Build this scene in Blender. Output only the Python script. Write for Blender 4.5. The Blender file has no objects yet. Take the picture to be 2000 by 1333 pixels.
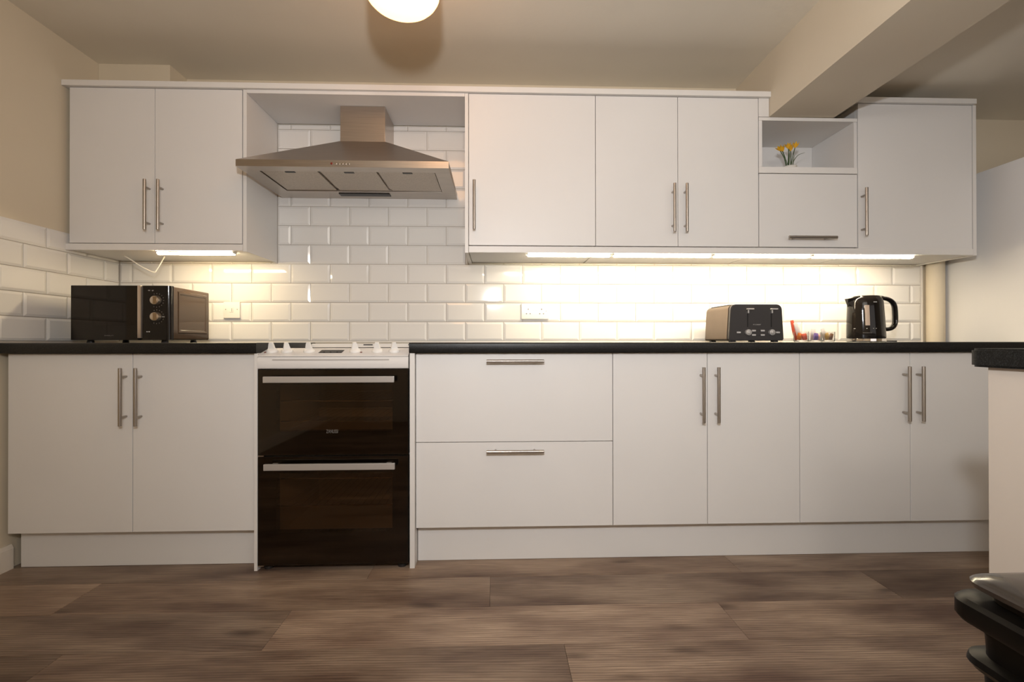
import bpy, bmesh, math, random
from mathutils import Vector, Matrix
random.seed(7)
S = bpy.context.scene
COL = S.collection
PI = math.pi

# ------------------------------------------------------------------ camera, world, lights, exposure
cd = bpy.data.cameras.new('camera'); cam = bpy.data.objects.new('camera', cd); COL.objects.link(cam)
cd.sensor_width = 36.0; cd.lens = 927.0 / 2000 * 36.0; cd.clip_start = 0.02
cam.location = (2.0956, -2.5795, 0.925)
yaw, pit, rol = 0.0338, 0.0034, -0.0011
fwd = Vector((math.sin(yaw) * math.cos(pit), math.cos(yaw) * math.cos(pit), math.sin(pit)))
rt = Vector((math.cos(yaw), -math.sin(yaw), 0)); up = rt.cross(fwd)
r2 = rt * math.cos(rol) + up * math.sin(rol); u2 = up * math.cos(rol) - rt * math.sin(rol)
cam.matrix_world = Matrix(((r2.x, u2.x, -fwd.x, cam.location.x), (r2.y, u2.y, -fwd.y, cam.location.y), (r2.z, u2.z, -fwd.z, cam.location.z), (0, 0, 0, 1)))
S.camera = cam
w = bpy.data.worlds.new('world'); S.world = w; w.use_nodes = True
w.node_tree.nodes['Background'].inputs[0].default_value = (0.9, 0.85, 0.8, 1); w.node_tree.nodes['Background'].inputs[1].default_value = 0.05
S.view_settings.view_transform = 'Standard'; S.view_settings.look = 'None'
S.view_settings.exposure = 0.0; S.view_settings.gamma = 1.0; S.view_settings.use_curve_mapping = False
S.cycles.use_denoising = True
S.cycles.max_bounces = 8; S.cycles.sample_clamp_indirect = 6.0
FLASH_W, BOUNCE_W, FILL_W, LAMP_E, STRIP_L, STRIP_R = 96.0, 15.0, 10.0, 5.2, 100.0, 104.0
def light(name, typ, loc, energy, color, size=0.1, rot=None, size_y=None):
    l = bpy.data.lights.new(name, typ); o = bpy.data.objects.new(name, l); COL.objects.link(o)
    l.energy = energy; l.color = color; o.location = loc
    if typ == 'AREA':
        l.size = size
        if size_y: l.shape = 'RECTANGLE'; l.size_y = size_y
    else: l.shadow_soft_size = size
    if rot: o.rotation_euler = rot
    return o
fl = light('photo_flash', 'SPOT', (2.07, -2.66, 1.41), FLASH_W, (.97, .99, 1.03), 0.045)                       # photographer's flash above the camera
fl.data.spot_size = math.radians(167); fl.data.spot_blend = 1.0
fl.rotation_euler = Vector((.28, 1.0, .18)).to_track_quat('-Z', 'Y').to_euler()
light('flash_bounce', 'AREA', (2.6, -3.2, 2.26), BOUNCE_W, (1.0, .97, .93), 1.8, Vector((.05, .85, -.6)).to_track_quat('-Z', 'Y').to_euler(), 1.0)  # flash bounced off the ceiling behind the camera
light('right_fill', 'AREA', (4.75, -3.9, 1.3), FILL_W, (1.0, 0.95, 0.93), 2.0, (PI / 2 + .15, 0, .32), 1.5)  # fill light added behind the camera to brighten the right side

# ------------------------------------------------------------------ materials
light('rear_fill', 'POINT', (2.3, -3.75, 1.95), 26.0, (1.0, .93, .84), 0.12)   # helper light added behind the camera, brightens the rear wall reflected in the oven
def mat(name, col, rough=0.5, metal=0.0, coat=0.0, emis=None, es=0.0, trans=0.0, ior=1.45, spec=None, alpha=None):
    m = bpy.data.materials.new(name); m.use_nodes = True; b = m.node_tree.nodes['Principled BSDF']
    b.inputs['Base Color'].default_value = (*col, 1); b.inputs['Roughness'].default_value = rough
    b.inputs['Metallic'].default_value = metal; b.inputs['Coat Weight'].default_value = coat
    b.inputs['Transmission Weight'].default_value = trans; b.inputs['IOR'].default_value = ior
    if spec is not None: b.inputs['Specular IOR Level'].default_value = spec
    if emis: b.inputs['Emission Color'].default_value = (*emis, 1); b.inputs['Emission Strength'].default_value = es
    return m
def N(m, t, **k):
    n = m.node_tree.nodes.new(t)
    for a, v in k.items():
        if a in n.inputs: n.inputs[a].default_value = v
        else: setattr(n, a, v)
    return n
def L(m, a, b): m.node_tree.links.new(a, b)
def noisy(m, c1, c2, scale, vec=(1, 1, 1), bump=0.0, bscale=None, rough=None, detail=4.0, bdist=0.002):
    """colour varies between c1 and c2 on a stretched noise; optional fine bump"""
    b = m.node_tree.nodes['Principled BSDF']
    tc = N(m, 'ShaderNodeTexCoord'); mp = N(m, 'ShaderNodeMapping'); mp.inputs['Scale'].default_value = vec
    L(m, tc.outputs['Object'], mp.inputs[0])
    n = N(m, 'ShaderNodeTexNoise', Scale=scale, Detail=detail); L(m, mp.outputs[0], n.inputs['Vector'])
    r = N(m, 'ShaderNodeValToRGB'); r.color_ramp.elements[0].position = 0.32; r.color_ramp.elements[1].position = 0.68
    r.color_ramp.elements[0].color = (*c1, 1); r.color_ramp.elements[1].color = (*c2, 1)
    L(m, n.outputs['Fac'], r.inputs[0]); L(m, r.outputs[0], b.inputs['Base Color'])
    if rough:
        mr = N(m, 'ShaderNodeMapRange'); mr.inputs['To Min'].default_value = rough[0]; mr.inputs['To Max'].default_value = rough[1]
        L(m, n.outputs['Fac'], mr.inputs[0]); L(m, mr.outputs[0], b.inputs['Roughness'])
    if bump:
        n2 = N(m, 'ShaderNodeTexNoise', Scale=bscale or scale, Detail=3.0); L(m, mp.outputs[0], n2.inputs['Vector'])
        bp = N(m, 'ShaderNodeBump', Strength=bump, Distance=bdist); L(m, n2.outputs['Fac'], bp.inputs['Height']); L(m, bp.outputs[0], b.inputs['Normal'])
    return m
M = {}
M['white'] = noisy(mat('white_laminate', (.73, .71, .69), .38), (.72, .70, .68), (.74, .72, .70), 3, bump=.05, bscale=60, bdist=.0004)
M['edge'] = mat('white_edging', (.74, .715, .685), .4)
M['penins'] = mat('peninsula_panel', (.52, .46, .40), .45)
M['cream'] = noisy(mat('cream_paint', (.66, .575, .44), .75), (.655, .57, .435), (.675, .59, .455), 2, bump=.15, bscale=90, bdist=.001)
M['ceil'] = noisy(mat('ceiling_paint', (.76, .70, .59), .8), (.74, .68, .57), (.775, .715, .605), 1.6, bump=.25, bscale=35, bdist=.002)
M['beam'] = noisy(mat('beam_paint', (.66, .575, .45), .65), (.645, .56, .435), (.67, .59, .465), 2, bump=.1, bscale=60, bdist=.001)
M['tile'] = mat('glazed_tile', (.76, .735, .70), .07, coat=.3)
M['grout'] = mat('grout', (.52, .46, .39), .85)
M['seal'] = mat('sealant', (.75, .71, .65), .4)
def worktop_mat():
    m = mat('black_granite_laminate', (.02, .02, .02), .42); b = m.node_tree.nodes['Principled BSDF']
    tc = N(m, 'ShaderNodeTexCoord'); v = N(m, 'ShaderNodeTexNoise', Scale=420.0, Detail=2.0); L(m, tc.outputs['Object'], v.inputs['Vector'])
    r = N(m, 'ShaderNodeValToRGB'); e = r.color_ramp.elements; e[0].position = .45; e[1].position = .75
    e[0].color = (.003, .003, .003, 1); e[1].color = (.020, .021, .022, 1); L(m, v.outputs['Fac'], r.inputs[0]); L(m, r.outputs[0], b.inputs['Base Color'])
    bp = N(m, 'ShaderNodeBump', Strength=.6, Distance=.0006); L(m, v.outputs['Fac'], bp.inputs['Height']); L(m, bp.outputs[0], b.inputs['Normal'])
    return m
M['worktop'] = worktop_mat()
M['worktop_peninsula'] = worktop_mat(); M['worktop_peninsula'].node_tree.nodes['Principled BSDF'].inputs['Specular IOR Level'].default_value = .15
def steel(name, c, r, vec):
    return noisy(mat(name, c, r, 1.0), tuple(x * .86 for x in c), c, 14, vec, bump=.12, bscale=40, rough=(r - .05, r + .07), bdist=.0004)
M['steel'] = steel('brushed_steel', (.55, .49, .43), .30, (.6, 12, 22))
M['filter'] = noisy(mat('filter_mesh', (.5, .44, .38), .42, 1.0), (.42, .37, .31), (.56, .49, .42), 260, bump=.5, bscale=320, bdist=.0006)
M['nickel'] = mat('satin_nickel', (.42, .38, .34), .33, 1.0)
M['chrome'] = mat('chrome', (.8, .78, .76), .06, 1.0)
M['silver'] = mat('silver_plastic', (.60, .58, .56), .3, .6)
M['enamel'] = mat('white_enamel', (.76, .735, .71), .16, coat=.3)
M['knobw'] = mat('white_knob', (.80, .78, .75), .25)
M['black_glass'] = mat('black_glass', (.006, .005, .005), .04, coat=.4)
M['black_gloss'] = mat('black_gloss_plastic', (.010, .008, .007), .09, ior=1.4)
M['black_sat'] = mat('black_satin_plastic', (.02, .018, .017), .35)
M['bin'] = noisy(mat('bin_plastic', (.004, .003, .0025), .38, spec=.12), (.003, .0024, .002), (.005, .004, .003), 20, bump=.1, bscale=200, bdist=.0004)
M['binlid'] = mat('bin_lid_plastic', (.028, .022, .018), .2, coat=.2)
M['brown_body'] = mat('microwave_shell', (.07, .04, .022), .16, coat=.3)
M['toast_shell'] = noisy(mat('toaster_shell', (.19, .145, .11), .42, .8), (.175, .133, .10), (.205, .158, .12), 5, bump=.04, bscale=200)
M['toast_front'] = mat('toaster_front', (.035, .031, .03), .38)
M['dark'] = mat('dark_void', (.01, .009, .008), .7)
M['cavity'] = mat('oven_enamel', (.44, .35, .26), .5)
M['wire'] = mat('rack_wire', (.75, .7, .62), .2, 1.0)
M['mark'] = mat('pale_print', (.55, .53, .50), .6)
M['markdim'] = mat('grey_print', (.16, .145, .13), .6)
M['red'] = mat('red_button', (.18, .02, .01), .3)
M['plasticw'] = mat('white_socket_plastic', (.80, .76, .70), .28)
M['fridge'] = mat('fridge_side', (.76, .745, .735), .4)
M['skirt'] = mat('skirting_gloss', (.70, .64, .56), .3)
M['glass'] = mat('clear_glass', (1, 1, 1), .02, trans=1.0, ior=1.45)
def tinted(name, t, rough=.03):
    m = bpy.data.materials.new(name); m.use_nodes = True; nt = m.node_tree; nt.nodes.clear()
    o = nt.nodes.new('ShaderNodeOutputMaterial'); a = nt.nodes.new('ShaderNodeBsdfTransparent'); a.inputs[0].default_value = (*t, 1)
    g = nt.nodes.new('ShaderNodeBsdfGlossy'); g.inputs['Roughness'].default_value = rough; g.inputs[0].default_value = (1, 1, 1, 1)
    f = nt.nodes.new('ShaderNodeFresnel'); f.inputs[0].default_value = 1.42 if name != 'smoked_glass' else 1.5; x = nt.nodes.new('ShaderNodeMixShader')
    nt.links.new(f.outputs[0], x.inputs[0]); nt.links.new(a.outputs[0], x.inputs[1]); nt.links.new(g.outputs[0], x.inputs[2]); nt.links.new(x.outputs[0], o.inputs[0])
    return m
M['oven_pane'] = tinted('smoked_glass', (.62, .53, .43))
M['mw_pane'] = tinted('microwave_window', (.30, .25, .21))
M['opal'] = mat('opal_glass_lit', (.9, .8, .65), .25, emis=(1.0, .47, .15), es=LAMP_E)
M['tube'] = mat('lit_diffuser', (1, .95, .8), .4, emis=(1.0, .80, .52), es=1.0)
M['tubeL'] = mat('lit_diffuser_left', (1, .95, .8), .4, emis=(1.0, .80, .49), es=STRIP_L)
M['tubeR'] = mat('lit_diffuser_right', (1, .95, .8), .4, emis=(1.0, .84, .58), es=STRIP_R)
M['petal'] = mat('yellow_petal', (.75, .42, .02), .5); M['stem'] = mat('green_stem', (.05, .085, .03), .5); M['leaf'] = mat('green_leaf', (.10, .13, .07), .5)
M['pot'] = mat('white_ceramic', (.72, .68, .62), .3)
M['soil'] = mat('pale_gravel', (.6, .55, .48), .8)
for k, c in dict(p_orange=(.75, .22, .05), p_gold=(.62, .40, .14), p_purple=(.20, .12, .42), p_white=(.72, .68, .66), p_red=(.62, .10, .05), p_brown=(.20, .10, .05), p_pink=(.7, .38, .33)).items():
    M[k] = mat('wrapper_' + k[2:], c, .3)
def wood_mat():
    m = mat('oak_plank', (.2, .14, .1), .42, spec=.35); b = m.node_tree.nodes['Principled BSDF']
    oi = N(m, 'ShaderNodeObjectInfo'); tc = N(m, 'ShaderNodeTexCoord')
    off = N(m, 'ShaderNodeVectorMath', operation='SCALE'); off.inputs[0].default_value = (37.0, 19.0, 0.0); L(m, oi.outputs['Random'], off.inputs['Scale'])
    ad = N(m, 'ShaderNodeVectorMath', operation='ADD'); L(m, tc.outputs['Object'], ad.inputs[0]); L(m, off.outputs[0], ad.inputs[1])
    def mapped(v):
        mp = N(m, 'ShaderNodeMapping'); mp.inputs['Scale'].default_value = v; L(m, ad.outputs[0], mp.inputs[0]); return mp.outputs[0]
    warp = N(m, 'ShaderNodeTexNoise', Scale=1.0, Detail=2.0); L(m, mapped((1.6, 9, 1)), warp.inputs['Vector'])
    # cathedral grain: rings of a distorted coordinate across the plank
    wv = N(m, 'ShaderNodeTexWave', wave_type='RINGS', rings_direction='SPHERICAL'); wv.inputs['Scale'].default_value = 3.2
    wv.inputs['Distortion'].default_value = 5.0; wv.inputs['Detail'].default_value = 3.0; wv.inputs['Detail Scale'].default_value = 1.4
    L(m, mapped((.8, 9.5, 1)), wv.inputs['Vector'])
    fib = N(m, 'ShaderNodeTexNoise', Scale=1.0, Detail=8.0, Roughness=.75); L(m, mapped((6, 150, 1)), fib.inputs['Vector'])
    blot = N(m, 'ShaderNodeTexNoise', Scale=1.0, Detail=3.0); L(m, mapped((2.2, 8, 1)), blot.inputs['Vector'])
    r = N(m, 'ShaderNodeValToRGB'); e = r.color_ramp.elements; e[0].position = .30; e[0].color = (.135, .082, .058, 1); e[1].position = .68; e[1].color = (.39, .29, .21, 1)
    L(m, blot.outputs['Fac'], r.inputs[0])
    mx = N(m, 'ShaderNodeMix', data_type='RGBA', blend_type='MULTIPLY'); mx.inputs[0].default_value = .55
    r2_ = N(m, 'ShaderNodeValToRGB'); e = r2_.color_ramp.elements; e[0].position = .36; e[0].color = (.5, .45, .43, 1); e[1].position = .62; e[1].color = (1.22, 1.2, 1.17, 1)
    L(m, fib.outputs['Fac'], r2_.inputs[0]); L(m, r.outputs[0], mx.inputs[6]); L(m, r2_.outputs[0], mx.inputs[7])
    mx2 = N(m, 'ShaderNodeMix', data_type='RGBA', blend_type='MULTIPLY'); mx2.inputs[0].default_value = .55
    r3 = N(m, 'ShaderNodeValToRGB'); e = r3.color_ramp.elements; e[0].position = .1; e[0].color = (.5, .46, .44, 1); e[1].position = .6; e[1].color = (1, 1, 1, 1)
    L(m, wv.outputs['Color'], r3.inputs[0]); L(m, mx.outputs[2], mx2.inputs[6]); L(m, r3.outputs[0], mx2.inputs[7])
    # small knots
    vo = N(m, 'ShaderNodeTexVoronoi', Scale=1.0); L(m, mapped((2.2, 7.5, 1)), vo.inputs['Vector'])
    r4 = N(m, 'ShaderNodeValToRGB'); e = r4.color_ramp.elements; e[0].position = .02; e[0].color = (.35, .3, .28, 1); e[1].position = .16; e[1].color = (1, 1, 1, 1)
    L(m, vo.outputs['Distance'], r4.inputs[0])
    mx3 = N(m, 'ShaderNodeMix', data_type='RGBA', blend_type='MULTIPLY'); mx3.inputs[0].default_value = .8; L(m, mx2.outputs[2], mx3.inputs[6]); L(m, r4.outputs[0], mx3.inputs[7])
    mx4 = N(m, 'ShaderNodeMix', data_type='RGBA', blend_type='MULTIPLY'); mx4.inputs[0].default_value = 1.0
    L(m, mx3.outputs[2], mx4.inputs[6]); L(m, oi.outputs['Color'], mx4.inputs[7]); L(m, mx4.outputs[2], b.inputs['Base Color'])
    bp = N(m, 'ShaderNodeBump', Strength=.15, Distance=.001); L(m, fib.outputs['Fac'], bp.inputs['Height']); L(m, bp.outputs[0], b.inputs['Normal'])
    return m
M['wood'] = wood_mat()

# ------------------------------------------------------------------ mesh helpers
def bx(bm, x0, x1, y0, y1, z0, z1, bev=0.0, seg=2):
    r = bmesh.ops.create_cube(bm, size=1.0)['verts']
    for v in r: v.co = Vector((x0 + (v.co.x + .5) * (x1 - x0), y0 + (v.co.y + .5) * (y1 - y0), z0 + (v.co.z + .5) * (z1 - z0)))
    if bev:
        ed = list({e for v in r for e in v.link_edges})
        bmesh.ops.bevel(bm, geom=ed, offset=bev, segments=seg, affect='EDGES', profile=.6)
    return bm
def B(*a, **k):
    return bx(bmesh.new(), *a, **k)
def ring_loft(bm, rings, close=(True, True), loop=True):
    vs = [[bm.verts.new(p) for p in r] for r in rings]; n = len(vs[0])
    for a, b in zip(vs, vs[1:]):
        for i in range(n if loop else n - 1):
            j = (i + 1) % n; bm.faces.new((a[i], a[j], b[j], b[i]))
    if close[0]: bm.faces.new(vs[0][::-1])
    if close[1]: bm.faces.new(vs[-1])
    return bm
def lathe(bm, prof, c=(0, 0, 0), n=24, axis='z'):
    rings = []
    for r, h in prof:
        ring = []
        for i in range(n):
            a = 2 * PI * i / n; p = Vector((r * math.cos(a), r * math.sin(a), h))
            if axis == 'y': p = Vector((p.x, -p.z, p.y))        # height runs toward the room
            ring.append(p + Vector(c))
        rings.append(ring)
    return ring_loft(bm, rings)
def prism(bm, pts, axis, a, b, bev=0.0):
    """extrude a 2D outline along an axis; axis y: pts=(x,z); x: (y,z); z: (x,y)"""
    def P(p, t):
        return {'y': (p[0], t, p[1]), 'x': (t, p[0], p[1]), 'z': (p[0], p[1], t)}[axis]
    before = set(bm.edges)
    ring_loft(bm, [[P(p, a) for p in pts], [P(p, b) for p in pts]])
    bmesh.ops.recalc_face_normals(bm, faces=bm.faces)
    if bev:
        ed = [e for e in bm.edges if e not in before and len(e.link_faces) == 2 and any(len(f.verts) == len(pts) for f in e.link_faces)]
        bmesh.ops.bevel(bm, geom=ed, offset=bev, segments=2, affect='EDGES')
    return bm
def rrect(x0, x1, z0, z1, r, n=5, corners=(1, 1, 1, 1)):
    """rounded rectangle; corners: bl, br, tr, tl radius multipliers"""
    out = []
    for k, (cx, cz, a0) in enumerate(((x0, z0, PI), (x1, z0, 1.5 * PI), (x1, z1, 0), (x0, z1, .5 * PI))):
        rr = r * corners[k]
        if rr <= 0: out.append((cx, cz)); continue
        sx = 1 if cx == x0 else -1; sz = 1 if cz == z0 else -1
        for i in range(n + 1):
            a = a0 + .5 * PI * i / n; out.append((cx + sx * rr + rr * math.cos(a), cz + sz * rr + rr * math.sin(a)))
    return out
def tube(bm, pts, r, n=8, sq=1.0):
    pts = [Vector(p) for p in pts]; rings = []
    prev = None
    for i, p in enumerate(pts):
        t = (pts[min(i + 1, len(pts) - 1)] - pts[max(i - 1, 0)]).normalized()
        a = Vector((0, 1, 0)) if abs(t.y) < .9 else Vector((1, 0, 0))
        s = t.cross(a).normalized() if prev is None else (prev - t * prev.dot(t)).normalized()
        prev = s; q = t.cross(s); rr = r[i] if isinstance(r, (list, tuple)) else r
        rings.append([p + s * rr * math.cos(2 * PI * k / n) + q * rr * sq * math.sin(2 * PI * k / n) for k in range(n)])
    return ring_loft(bm, rings)
def curve_pts(ctrl, n=8):
    c = [Vector(p) for p in ctrl]; c = [c[0] * 2 - c[1]] + c + [c[-1] * 2 - c[-2]]; out = []
    for i in range(1, len(c) - 2):
        for k in range(n):
            t = k / n; p0, p1, p2, p3 = c[i - 1:i + 3]
            out.append(.5 * ((2 * p1) + (p2 - p0) * t + (2 * p0 - 5 * p1 + 4 * p2 - p3) * t * t + (3 * p1 - p0 - 3 * p2 + p3) * t ** 3))
    out.append(c[-2]); return out
def obj(name, bm, m, parent=None, smooth=False, at=None):
    """one mesh object. With a parent the mesh (given in world metres) is moved into the parent thing's frame"""
    me = bpy.data.meshes.new(name); bmesh.ops.recalc_face_normals(bm, faces=bm.faces)
    org = Vector((0, 0, 0))
    if parent is not None:
        p = parent
        while p is not None: org += p.location; p = p.parent
    if at is not None: org = Vector(at)
    bmesh.ops.translate(bm, verts=bm.verts, vec=-org)
    if smooth:
        for f in bm.faces: f.smooth = True
    bm.to_mesh(me); bm.free()
    if smooth:
        try: me.set_sharp_from_angle(angle=math.radians(38))
        except Exception: pass
    me.materials.append(M[m] if isinstance(m, str) else m)
    o = bpy.data.objects.new(name, me); COL.objects.link(o)
    if parent is not None: o.parent = parent
    if at is not None: o.location = Vector(at) - (Vector((0, 0, 0)) if parent is None else worldloc(parent))
    return o
def worldloc(p):
    v = Vector((0, 0, 0))
    while p is not None: v += p.location; p = p.parent
    return v
def inst(src, name, at, parent, mesh=None):
    o = src.copy(); o.name = name; COL.objects.link(o); o.parent = parent; o.location = Vector(at) - worldloc(parent); return o
def thing(name, label, cat, loc, group=None):
    o = bpy.data.objects.new(name, None); COL.objects.link(o); o.location = loc; o.empty_display_size = .05
    o['label'] = label; o['category'] = cat
    if group: o['group'] = group
    return o
def tag(o, label, cat, group=None):
    o['label'] = label; o['category'] = cat
    if group: o['group'] = group
    return o
def struct(name, bm, m, label=None):
    o = obj(name, bm, m); o['kind'] = 'structure'
    if label: o['label'] = label
    return o

# ------------------------------------------------------------------ room shell
CZ = 2.33
XL = 0.10
floor = struct('floor', B(XL, 6.5, -4.3, .38, -.06, -.009), 'dark')
wall_left = struct('wall_left', B(0, XL, -4.3, .38, 0, CZ), 'cream')
wall_back = struct('wall_back', B(XL, 6.5, 0, .38, 0, CZ), 'cream')
CR = 2.180   # lower ceiling right of the beam
struct('wall_right', B(6.5, 6.6, -4.3, .38, 0, CR), 'cream')
struct('wall_front', B(XL, 6.5, -4.4, -4.3, 0, CZ), 'cream')
struct('ceiling', B(0, 3.735, -4.4, .38, CZ, CZ + .1), 'ceil')
struct('ceiling_lower', B(3.746, 6.6, -4.4, .38, CR, CZ + .1), 'ceil')
struct('ceiling_beam', B(3.425, 3.745, -4.3, 0, 2.022, CZ), 'beam')
struct('trim_1', B(.101, .452, -.13, -.001, 2.14, CZ), 'cream')
struct('baseboard_left', prism(bmesh.new(), [(XL, 0), (XL + .016, 0), (XL + .016, .085), (XL + .008, .1), (XL, .1)], 'y', -4.3, -.56), 'skirt')
# doorway in the wall behind the camera (seen only as a reflection in the oven glass)
dr = struct('door_1', B(.55, 1.35, -4.3, -4.262, 0, 2.0, bev=.003), 'skirt')
obj('door_handle', lathe(bmesh.new(), [(.022, 0), (.022, .006), (.008, .01), (.008, .04), (.024, .045), (.024, .06), (.01, .066)], (1.28, -4.262, 1.0), axis='y'), 'nickel', dr, smooth=True)
for o_ in dr.children: o_.rotation_euler = (0, 0, 0)

pb = struct('trim_2', lathe(bmesh.new(), [(.041, 0), (.041, 2.179)], (4.519, -.0425, 0), 28), 'cream')
for f_ in pb.data.polygons: f_.use_smooth = len(f_.vertices) == 4
# grout beds and sealant
grout = obj('grout_bed', B(XL + .001, 4.470, -.0022, -.0002, .926, 2.094), 'grout', wall_back)
grout2 = obj('grout_bed', B(XL + .0002, XL + .0022, -.95, -.003, .926, 1.437), 'grout', wall_left)
TW, TH, G = .2065, .1029, .0028
def tile_bm(wd, ht):
    """bevelled metro tile, centred, face toward -y"""
    bm = bmesh.new(); a, c = wd / 2 - G / 2, ht / 2 - G / 2; bv = min(.011, a * .6, c * .6)
    def q(x, z, y): return [(-x, y, -z), (x, y, -z), (x, y, z), (-x, y, z)]
    ring_loft(bm, [q(a, c, 0), q(a, c, -.0045), q(a - bv, c - bv, -.0085)], close=(False, True)); return bm
tiles = {}
def tile_mesh(wd, ht, side):
    k = (round(wd, 3), round(ht, 3), side)
    if k not in tiles:
        bm = tile_bm(wd, ht)
        if side: bmesh.ops.rotate(bm, verts=bm.verts, cent=(0, 0, 0), matrix=Matrix.Rotation(PI / 2, 3, 'Z'))
        bmesh.ops.recalc_face_normals(bm, faces=bm.faces)
        me = bpy.data.meshes.new('tile'); bm.to_mesh(me); bm.free(); me.materials.append(M['tile']); tiles[k] = me
    return tiles[k]
def put_tile(a0, a1, z0, z1, side):
    if a1 - a0 < .012 or z1 - z0 < .008: return
    o = bpy.data.objects.new('tile', tile_mesh(a1 - a0, z1 - z0, side)); COL.objects.link(o)
    if side: o.parent = wall_left; o.location = (XL + .0022, (a0 + a1) / 2, (z0 + z1) / 2)
    else: o.parent = wall_back; o.location = ((a0 + a1) / 2, -.0022, (z0 + z1) / 2)
Z0 = .9345
def tile_rows(lo, hi, row0, row1, zmax, phase, side, zmin=None):
    for r in range(row0, row1):
        z0, z1 = Z0 + r * TH, min(Z0 + (r + 1) * TH, zmax)
        ph = phase + (TW / 2 if r % 2 else 0)
        k = math.floor((lo - ph) / TW)
        while ph + k * TW < hi:
            put_tile(max(ph + k * TW, lo), min(ph + (k + 1) * TW, hi), z0, z1, side); k += 1
tile_rows(XL + .012, 4.470, 0, 4, 9, 1.5175, False)
tile_rows(.932, 1.948, 4, 12, 2.094, 1.5175, False)
tile_rows(XL + .012, .93, 4, 5, 1.356, 1.5175, False); tile_rows(1.95, 4.47, 4, 5, 1.356, 1.5175, False)
tile_rows(-.95, -.004, 0, 5, 1.437, -.411 + TW, True)
obj('sealant_strip', B(XL + .003, 4.47, -.008, -.0022, .926, .934), 'seal', wall_back)
obj('tile_trim', B(4.4705, 4.4765, -.012, 0, .926, 1.356), 'seal', wall_back)

# floor planks
PW, PL = .2125, 1.4925
plank_cache = {}
tones = {}
tone_rng = random.Random(12)
for r in range(-3, 18):
    y1 = -.4875 - (r) * PW + .0; y0 = y1 - PW
    if y0 > .0: pass
    ph = {0: 1.590, 1: 2.073, 2: 1.390, 3: 2.303}.get(r % 4 if r >= 0 else (r % 4), 1.59)
    yy1 = min(y1, .36); yy0 = max(y0, -4.29)
    if yy1 - yy0 < .02 : continue
    k = math.floor((XL - ph) / PL)
    while ph + k * PL < 6.5:
        x0, x1 = max(ph + k * PL, XL + .001), min(ph + (k + 1) * PL, 6.499); k += 1
        if x1 - x0 < .02: continue
        key = (round(x1 - x0, 3), round(yy1 - yy0, 3))
        if key not in plank_cache:
            bm = bmesh.new(); a, c = (x1 - x0) / 2 - .0004, (yy1 - yy0) / 2 - .0004
            def q(x, y, z): return [(-x, -y, z), (x, -y, z), (x, y, z), (-x, y, z)]
            ring_loft(bm, [q(a, c, -.0085), q(a, c, -.0006), q(a - .0008, c - .0008, 0)]); bmesh.ops.recalc_face_normals(bm, faces=bm.faces)
            me = bpy.data.meshes.new('plank'); bm.to_mesh(me); bm.free(); me.materials.append(M['wood']); plank_cache[key] = me
        o = bpy.data.objects.new('plank', plank_cache[key]); COL.objects.link(o); o.parent = floor; o.location = ((x0 + x1) / 2, (yy0 + yy1) / 2, 0)
        idx = k - 1 - math.floor((XL + .002 - ph) / PL)
        t = {0: (.88, 1.02, 1.08, 1.0), 1: (1.08, .95, .92, .72), 2: (.84, 1.2, 1.06, 1.1), 3: (.62, .86, .98, 1.0)}.get(r, (.9, 1.05, 1.15, .8))[min(idx, 3)]
        tw = tone_rng.uniform(-.04, .05)
        o.color = (t, t * (1 + tw * .5), t * (1 + tw), 1)

# ------------------------------------------------------------------ handles (shared meshes)
def bar_handle_mesh(length, axis):
    bm = bmesh.new(); h = length / 2; r = .0068
    def P(t, d=0): return (0, d, t) if axis == 'z' else (t, d, 0)
    tube(bm, [P(-h), P(-h + .001), P(h - .001), P(h)], [r * .85, r, r, r * .85], 14)
    for s in (-1, 1): tube(bm, [P(s * .081, .004), P(s * .081, .0335)], .0045, 10)
    for f in bm.faces: f.smooth = True
    bmesh.ops.recalc_face_normals(bm, faces=bm.faces)
    me = bpy.data.meshes.new('handle'); bm.to_mesh(me); bm.free()
    try: me.set_sharp_from_angle(angle=math.radians(38))
    except Exception: pass
    me.materials.append(M['nickel']); return me
HV = bar_handle_mesh(.232, 'z'); HH = bar_handle_mesh(.237, 'x')
def handle(door, mesh, pos):
    o = bpy.data.objects.new('handle', mesh); COL.objects.link(o); o.parent = door; o.location = Vector(pos) - worldloc(door); return o

WT, WB = .926, .884
# ------------------------------------------------------------------ base cabinets
YB = -.600                 # front of base doors
def front(name, t, x0, x1, z0, z1, yf, m='white'):
    g = .0013
    return obj(name, B(x0 + g, x1 - g, yf, yf + .018, z0, z1, bev=.0008, seg=1), m, t)
DZ0, DZ1 = .157, .881
# left pair
t = thing('base_cabinet', 'white double door base cabinet under the microwave, left of the cooker', 'cabinet', (.62, -.3, 0))
obj('carcass', B(.132, 1.110, YB + .022, -.004, .15, WB - .001), 'white', t)
d = front('door', t, .1307, .6207, DZ0, DZ1, YB); handle(d, HV, (.5968, YB - .035, .7087))
d = front('door', t, .6207, 1.1125, DZ0, DZ1, YB); handle(d, HV, (.6565, YB - .035, .7085))
obj('end_panel', B(1.1155, 1.1285, -.62, -.004, 0, WB - .001, bev=.0008), 'edge', t)
# drawers
t = thing('drawer_cabinet', 'wide white base cabinet with two deep drawers, right of the cooker', 'cabinet', (2.17, -.3, 0))
obj('carcass', B(1.766, 2.584, YB + .022, -.004, .15, WB - .001), 'white', t)
d = front('drawer', t, 1.7632, 2.586, .5122, DZ1, YB); handle(d, HH, (2.175, YB - .035, .8487))
d = front('drawer', t, 1.7632, 2.586, DZ0, .5096, YB); handle(d, HH, (2.1745, YB - .035, .4775))
obj('end_panel', B(1.742, 1.762, -.62, -.004, 0, WB - .001, bev=.0008), 'edge', t)
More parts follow.
